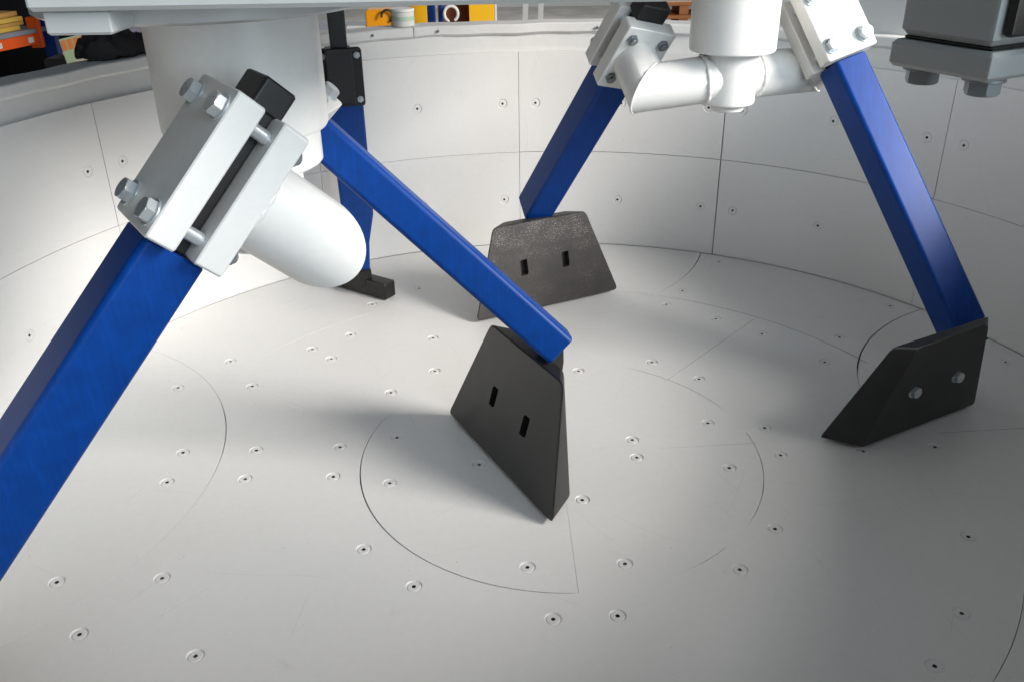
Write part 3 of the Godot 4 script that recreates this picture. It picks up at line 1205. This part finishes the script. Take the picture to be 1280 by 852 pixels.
func workshop() -> void:
	var g := MeshInstance3D.new()
	g.mesh = mesh_of(box_shape(Vector3(30, 0.1, 30), 0.002), 0.0)
	M.concrete = std(Color(0.66, 0.645, 0.62), 0.6)
	M.concrete.albedo_texture = tex(noise_image(256, 0.02, 5, 77, 0.82, 1.0))
	M.concrete.uv1_scale = Vector3(0.4, 0.4, 0.4)
	g.material_override = M.concrete
	g.name = "workshop_floor"
	g.set_meta("kind", "structure")
	add_child(g)
	g.position = Vector3(0, -0.66, -6)
	var w := MeshInstance3D.new()
	w.mesh = mesh_of(box_shape(Vector3(30, 5, 0.2), 0.002), 0.0)
	w.material_override = std(Color(0.62, 0.62, 0.60), 0.7)
	w.name = "workshop_wall"
	w.set_meta("kind", "structure")
	add_child(w)
	w.position = Vector3(0, -0.56, -14.5)


func small_things() -> void:
	var FLOOR := -0.56
	var orange := std(Color(0.95, 0.36, 0.08), 0.4)
	var rblue := std(Color(0.05, 0.24, 0.55), 0.4)
	var yellow := std(Color(0.95, 0.72, 0.05), 0.45)
	var wood := std(Color(0.78, 0.60, 0.32), 0.7)
	var dark := std(Color(0.09, 0.09, 0.10), 0.6)
	var grey := std(Color(0.55, 0.56, 0.60), 0.55)
	var pale := std(Color(0.86, 0.86, 0.84), 0.5)
	# pallet rack
	var o := thing("pallet_rack", "blue pallet rack upright carrying an orange shelf beam", "rack", Vector3(-3.4, FLOOR, -6.5))
	var d := Vector3(0.29, 0, -0.957)    # along the beam
	part("upright", moved(box_shape(Vector3(0.085, 2.4, 0.07), 0.004), Transform3D(Basis.IDENTITY, Vector3(-3.19, FLOOR, -6.56))), rblue, o)
	part("upright", moved(box_shape(Vector3(0.07, 2.4, 0.07), 0.004), Transform3D(Basis.IDENTITY, Vector3(-3.19, FLOOR, -6.95))), std(Color(0.22, 0.22, 0.26), 0.5), o)
	var bm := part("beam", moved(bar(rrect(0.045, 0.072, 0.004, 2), 1.45, 0.002), frame(Vector3(-0.957, 0, -0.29), Vector3.UP, Vector3(-0.29, 0, 0.957), Vector3(-3.235, 0.187, -6.48))), orange, o)
	part("beam_bracket", moved(box_shape(Vector3(0.075, 0.20, 0.05), 0.003), Transform3D(Basis.IDENTITY, Vector3(-3.235, 0.125, -6.455))), orange, o)
	for s in [[0.10, 0.035], [0.38, 0.03]]:
		part("sticker", moved(box_shape(Vector3(0.003, 0.035, 0.05), 0.0005), frame(Vector3(0.957, 0, 0.29), Vector3.UP, Vector3(0.29, 0, -0.957), Vector3(-3.235, 0.168, -6.48) + Vector3(-0.29, 0, 0.957) * s[0] + Vector3(0.957, 0, 0.29) * 0.0262)), pale, bm)
	part("shelf_board", moved(box_shape(Vector3(1.2, 0.03, 1.6), 0.003), Transform3D(Basis(Vector3.UP, -0.295), Vector3(-3.99, 0.2235, -5.94))), grey, o)
	part("beam", moved(box_shape(Vector3(0.06, 0.06, 0.5), 0.003), Transform3D(Basis.IDENTITY, Vector3(-3.09, 0.205, -6.85))), orange, o)
	# boards on the rack
	for k in 4:
		var b := solo("timber_board", ["yellow timber board lying lowest on the grey rack shelf", "tan timber board second from the grey rack shelf", "yellow timber board just under the topmost board of the rack", "tan timber board topmost of the stack on the rack"][k], "board", box_shape(Vector3(0.42, 0.028, 0.9), 0.003), wood if k % 2 else std(Color(0.86, 0.70, 0.30), 0.7), Vector3(-3.62 + 0.02 * (k % 3), 0.254 + 0.0288 * k, -6.00 - 0.03 * (k % 2)), 30.0, "timber boards on the rack shelf")
		b.rotation.y = -0.30 + 0.02 * k
	# dark machine under and behind the rack
	o = thing("dark_cabinet", "tall near black steel cabinet standing behind the pallet rack", "cabinet", Vector3(-3.6, FLOOR, -8.2))
	part("body", moved(box_shape(Vector3(2.6, 1.5, 0.6), 0.01), Transform3D(Basis.IDENTITY, Vector3(-3.9, FLOOR, -8.2))), dark, o)
	part("door", moved(box_shape(Vector3(0.8, 1.3, 0.02), 0.004), Transform3D(Basis.IDENTITY, Vector3(-3.0, FLOOR + 0.1, -7.889))), std(Color(0.12, 0.12, 0.13), 0.4), o)
	part("door", moved(box_shape(Vector3(0.8, 1.3, 0.02), 0.004), Transform3D(Basis.IDENTITY, Vector3(-3.85, FLOOR + 0.1, -7.889))), std(Color(0.10, 0.10, 0.12), 0.4), o)
	part("handle", moved(box_shape(Vector3(0.03, 0.2, 0.03), 0.004), Transform3D(Basis.IDENTITY, Vector3(-3.35, 0.0, -7.863))), M.zinc, o)
	# low dark bin with bright parts in front of it
	o = thing("parts_bin", "dark open bin with shiny pipe ends beside the blue rack upright", "bin", Vector3(-2.75, FLOOR, -6.1))
	part("body", moved(box_shape(Vector3(0.62, 0.70, 0.5), 0.01), Transform3D(Basis.IDENTITY, Vector3(-2.62, FLOOR, -6.1))), dark, o)
	for k in 4:
		var p := Vector3(-2.84 + 0.12 * k, 0.139, -6.0 + 0.05 * (k % 2))
		part("pipe_end", moved(lathe([[0.03, 0.0], [0.03, 0.05 + 0.03 * (k % 3)], [0.026, 0.055 + 0.03 * (k % 3)]], 20), Transform3D(Basis(Vector3.FORWARD, 0.5 - 0.3 * k), p)), M.zinc, o)
	# printed board leaning
	o = thing("leaning_board", "pale green printed board leaning beside the black cloth", "board", Vector3(-2.1, FLOOR, -4.7))
	var lf := frame(Vector3(0.97, 0.20, -0.1), Vector3(-0.25, 0.95, -0.2), Vector3(0.06, 0.2, 0.97), Vector3(-2.115, -0.02, -4.72)).orthonormalized()
	part("panel", moved(box_shape(Vector3(0.17, 0.46, 0.012), 0.002), lf), std(Color(0.66, 0.72, 0.58), 0.6), o)
	for k in 5:
		part("print", moved(box_shape(Vector3(0.026, 0.05, 0.002), 0.0005), lf.translated_local(Vector3(-0.066 + 0.033 * k, 0.400, 0.0072))), std(Color(0.86, 0.50, 0.28), 0.6), o)
	part("print", moved(box_shape(Vector3(0.12, 0.10, 0.002), 0.0005), lf.translated_local(Vector3(0.01, 0.24, 0.0072))), std(Color(0.78, 0.70, 0.62), 0.6), o)
	part("post", moved(box_shape(Vector3(0.05, 0.60, 0.05), 0.003), Transform3D(Basis.IDENTITY, Vector3(-2.09, FLOOR, -4.78))), dark, o)
	# teal crate and lilac grey sacks behind the cloth
	o = thing("teal_crate", "small teal crate on a grey stand behind the black cloth", "crate", Vector3(-1.86, FLOOR, -4.75))
	part("crate", moved(box_shape(Vector3(0.12, 0.08, 0.12), 0.006), Transform3D(Basis.IDENTITY, Vector3(-1.865, 0.352, -4.75))), std(Color(0.08, 0.48, 0.42), 0.5), o)
	part("stand", moved(box_shape(Vector3(0.34, 0.91, 0.3), 0.006), Transform3D(Basis.IDENTITY, Vector3(-1.80, FLOOR, -4.75))), std(Color(0.40, 0.40, 0.46), 0.6), o)
	solo("grey_locker", "lilac grey locker standing behind the teal crate", "locker", box_shape(Vector3(0.6, 1.25, 0.4), 0.01), std(Color(0.56, 0.55, 0.60), 0.5), Vector3(-2.15, FLOOR, -5.9))
	# black cloth thrown over the rim
	cloth_bundle()
	# white tin on the rim
	var tp := on_wall(-18.2, 0.7015, 1.300)
	o = thing("paint_tin", "small white tin with pale green band standing on the drum rim", "tin", tp)
	part("body", moved(lathe([[0.0325, 0.0], [0.034, 0.0015], [0.034, 0.040], [0.032, 0.0415]], 36), Transform3D(Basis.IDENTITY, tp)), pale, o)
	part("lid", moved(lathe([[0.0355, 0.0], [0.0355, 0.006], [0.0335, 0.0075], [0.030, 0.0065]], 36), Transform3D(Basis.IDENTITY, tp + Vector3(0, 0.0418, 0))), std(Color(0.93, 0.93, 0.91), 0.4), o)
	part("band", moved(lathe([[0.0342, 0.0], [0.0346, 0.0005], [0.0346, 0.012], [0.0342, 0.0125]], 36), Transform3D(Basis.IDENTITY, tp + Vector3(0, 0.016, 0))), std(Color(0.72, 0.80, 0.72), 0.5), o)
	# bench with yellow tools
	o = thing("steel_bench", "dark steel bench top behind the rim under the yellow tools", "bench", Vector3(-0.75, FLOOR, -5.35))
	part("top", moved(box_shape(Vector3(0.74, 0.05, 0.6), 0.004), Transform3D(Basis.IDENTITY, Vector3(-0.80, 0.305, -5.40))), std(Color(0.18, 0.19, 0.22), 0.4), o)
	for sx in [-0.33, 0.33]:
		for sz in [-0.26, 0.26]:
			part("leg", moved(box_shape(Vector3(0.05, 0.864, 0.05), 0.003), Transform3D(Basis.IDENTITY, Vector3(-0.80 + sx, FLOOR, -5.40 + sz))), dark, o)
	o = thing("yellow_winch", "yellow orange winch with hanging hook on the steel bench", "winch", Vector3(-0.72, 0.355, -5.3))
	part("body", moved(box_shape(Vector3(0.17, 0.115, 0.12), 0.012), Transform3D(Basis.IDENTITY, Vector3(-0.70, 0.3562, -5.30))), std(Color(0.96, 0.62, 0.06), 0.45), o)
	part("drum", moved(lathe([[0.045, 0.0], [0.05, 0.004], [0.05, 0.09], [0.045, 0.094]], 28), Transform3D(Basis(Vector3.RIGHT, 0.0), Vector3(-0.585, 0.3562, -5.25))), orange, o)
	part("hook", moved(pipe(loop_points(Vector3(-0.66, 0.44, -5.225), 0.03, 250.0), 0.006, 12), Transform3D.IDENTITY), dark, o)
	part("arm", moved(box_shape(Vector3(0.11, 0.03, 0.04), 0.004), Transform3D(Basis.IDENTITY, Vector3(-0.84, 0.3562, -5.26))), pale, o)
	o = thing("yellow_hoist", "bright yellow hoist block beside the blue post", "hoist", Vector3(-0.49, 0.3, -5.4))
	part("body", moved(box_shape(Vector3(0.10, 0.16, 0.10), 0.008), Transform3D(Basis.IDENTITY, Vector3(-0.498, 0.3562, -5.42))), yellow, o)
	part("eye", moved(pipe(loop_points(Vector3(-0.498, 0.535, -5.42), 0.022, 330.0), 0.006, 12), Transform3D.IDENTITY), orange, o)
	solo("silver_case", "flat silver case on the steel bench by the yellow winch", "case", box_shape(Vector3(0.16, 0.05, 0.2), 0.006), grey, Vector3(-1.04, 0.356, -5.28))
	# posts, hose, boxes
	solo("blue_post", "square blue steel post behind the white tin", "post", box_shape(Vector3(0.042, 1.6, 0.05), 0.004), rblue, Vector3(-0.414, FLOOR, -5.20))
	solo("blue_tube", "thin dark blue tube leaning beside the blue post", "tube", moved(lathe([[0.014, 0.0], [0.014, 1.5]], 16), Transform3D(Basis(Vector3.FORWARD, 0.10), Vector3.ZERO)), rblue, Vector3(-0.455, FLOOR, -5.1))
	var br := solo("rusty_crate", "rust brown crate between the white hose and yellow cabinet", "crate", box_shape(Vector3(0.24, 1.08, 0.2), 0.006), std(Color(0.52, 0.24, 0.08), 0.7), Vector3(-0.28, FLOOR, -5.55))
	br.rotation.y = 0.1
	solo("white_hose", "white hose loop hanging before the rust brown crate", "hose", pipe(loop_points(Vector3(0, 0, 0), 0.036, 300.0) + [Vector3(0.02, -0.30, -0.30), Vector3(0.02, -0.9, -0.30)], 0.0085, 14), pale, Vector3(-0.298, 0.465, -5.08), 60.0)
	o = thing("yellow_cabinet", "bright yellow cabinet with white edge beside the rust brown crate", "cabinet", Vector3(-0.14, FLOOR, -5.4))
	part("body", moved(box_shape(Vector3(0.142, 1.08, 0.14), 0.004), Transform3D(Basis.IDENTITY, Vector3(-0.140, FLOOR, -5.36))), yellow, o)
	part("edge_strip", moved(box_shape(Vector3(0.012, 1.05, 0.02), 0.002), Transform3D(Basis.IDENTITY, Vector3(-0.061, FLOOR, -5.30))), pale, o)
	# white trestle
	o = thing("white_trestle", "white trestle with two legs standing on the pale workshop floor", "trestle", Vector3(0.22, FLOOR, -9.6))
	for s in [[0.165, 0.0], [0.32, 0.0]]:
		part("leg", moved(box_shape(Vector3(0.055, 0.75, 0.04), 0.004), Transform3D(Basis(Vector3.FORWARD, 0.05), Vector3(s[0], FLOOR, -9.6))), pale, o)
	part("crossbar", moved(box_shape(Vector3(0.30, 0.04, 0.04), 0.004), Transform3D(Basis.IDENTITY, Vector3(0.26, FLOOR + 0.72, -9.655))), pale, o)
	# pallet
	o = thing("wooden_pallet", "stack of brown wooden pallet slats beyond the slimmer mixing star", "pallet", Vector3(1.65, FLOOR, -9.4))
	var pw := std(Color(0.66, 0.42, 0.24), 0.7)
	for k in 5:
		part("slat", moved(box_shape(Vector3(0.60, 0.035, 0.5), 0.003), Transform3D(Basis.IDENTITY, Vector3(1.72, FLOOR + 0.10 + 0.12 * k, -9.4))), pw, o)
		for s in [-0.22, 0.0, 0.22]:
			part("block", moved(box_shape(Vector3(0.09, 0.0844 if k else 0.0996, 0.45), 0.003), Transform3D(Basis.IDENTITY, Vector3(1.72 + s, FLOOR + (0.0152 + 0.12 * k if k else 0.0002), -9.4))), pw, o)


func loop_points(c: Vector3, r: float, sweep: float) -> Array:
	var o := []
	for i in 19:
		var a := deg_to_rad(-60.0 + sweep * i / 18.0)
		o.append(c + Vector3(r * cos(a), r * 1.1 * sin(a), 0.02 * i / 18.0))
	return o


func cloth_bundle() -> void:
	var base := on_wall(-54.6, 0.7015, 1.325)
	var n := FastNoiseLite.new()
	n.seed = 12
	n.frequency = 9.0
	n.fractal_octaves = 3
	var n2 := FastNoiseLite.new()
	n2.seed = 4
	n2.noise_type = FastNoiseLite.TYPE_SIMPLEX_SMOOTH
	n2.fractal_type = FastNoiseLite.FRACTAL_RIDGED
	n2.frequency = 14.0
	var rings := []
	var along := Vector3(cos(deg_to_rad(-54.6)), 0, sin(deg_to_rad(-54.6)))
	var outw := Vector3(sin(deg_to_rad(-54.6)), 0, -cos(deg_to_rad(-54.6)))
	var cols := 64
	var rows := 28
	for i in rows + 1:
		var th := PI / 2 * float(i) / rows
		var rg := PackedVector3Array()
		for j in cols:
			var a := -TAU * j / cols
			var lump := 1.0 + 0.22 * n.get_noise_2d(cos(a) * 0.11, sin(a) * 0.11)
			var x := 0.105 * cos(a) * cos(th) * lump
			var z := 0.055 * sin(a) * cos(th) * lump
			var h := 0.050 * pow(sin(th), 0.8) * (1.0 - 0.35 * smoothstep(0.0, 0.1, x) )
			h += 0.032 * n2.get_noise_3d(x, h * 0.4, z) * sin(th + 0.3)
			rg.append(along * x + outw * z + Vector3.UP * maxf(h, 0.0))
		rings.append(rg)
	solo("black_cloth", "crumpled black cloth bundle lying on the drum rim", "cloth", flip(loft(rings, true, true)), std(Color(0.15, 0.14, 0.145), 0.6), base, 50.0)
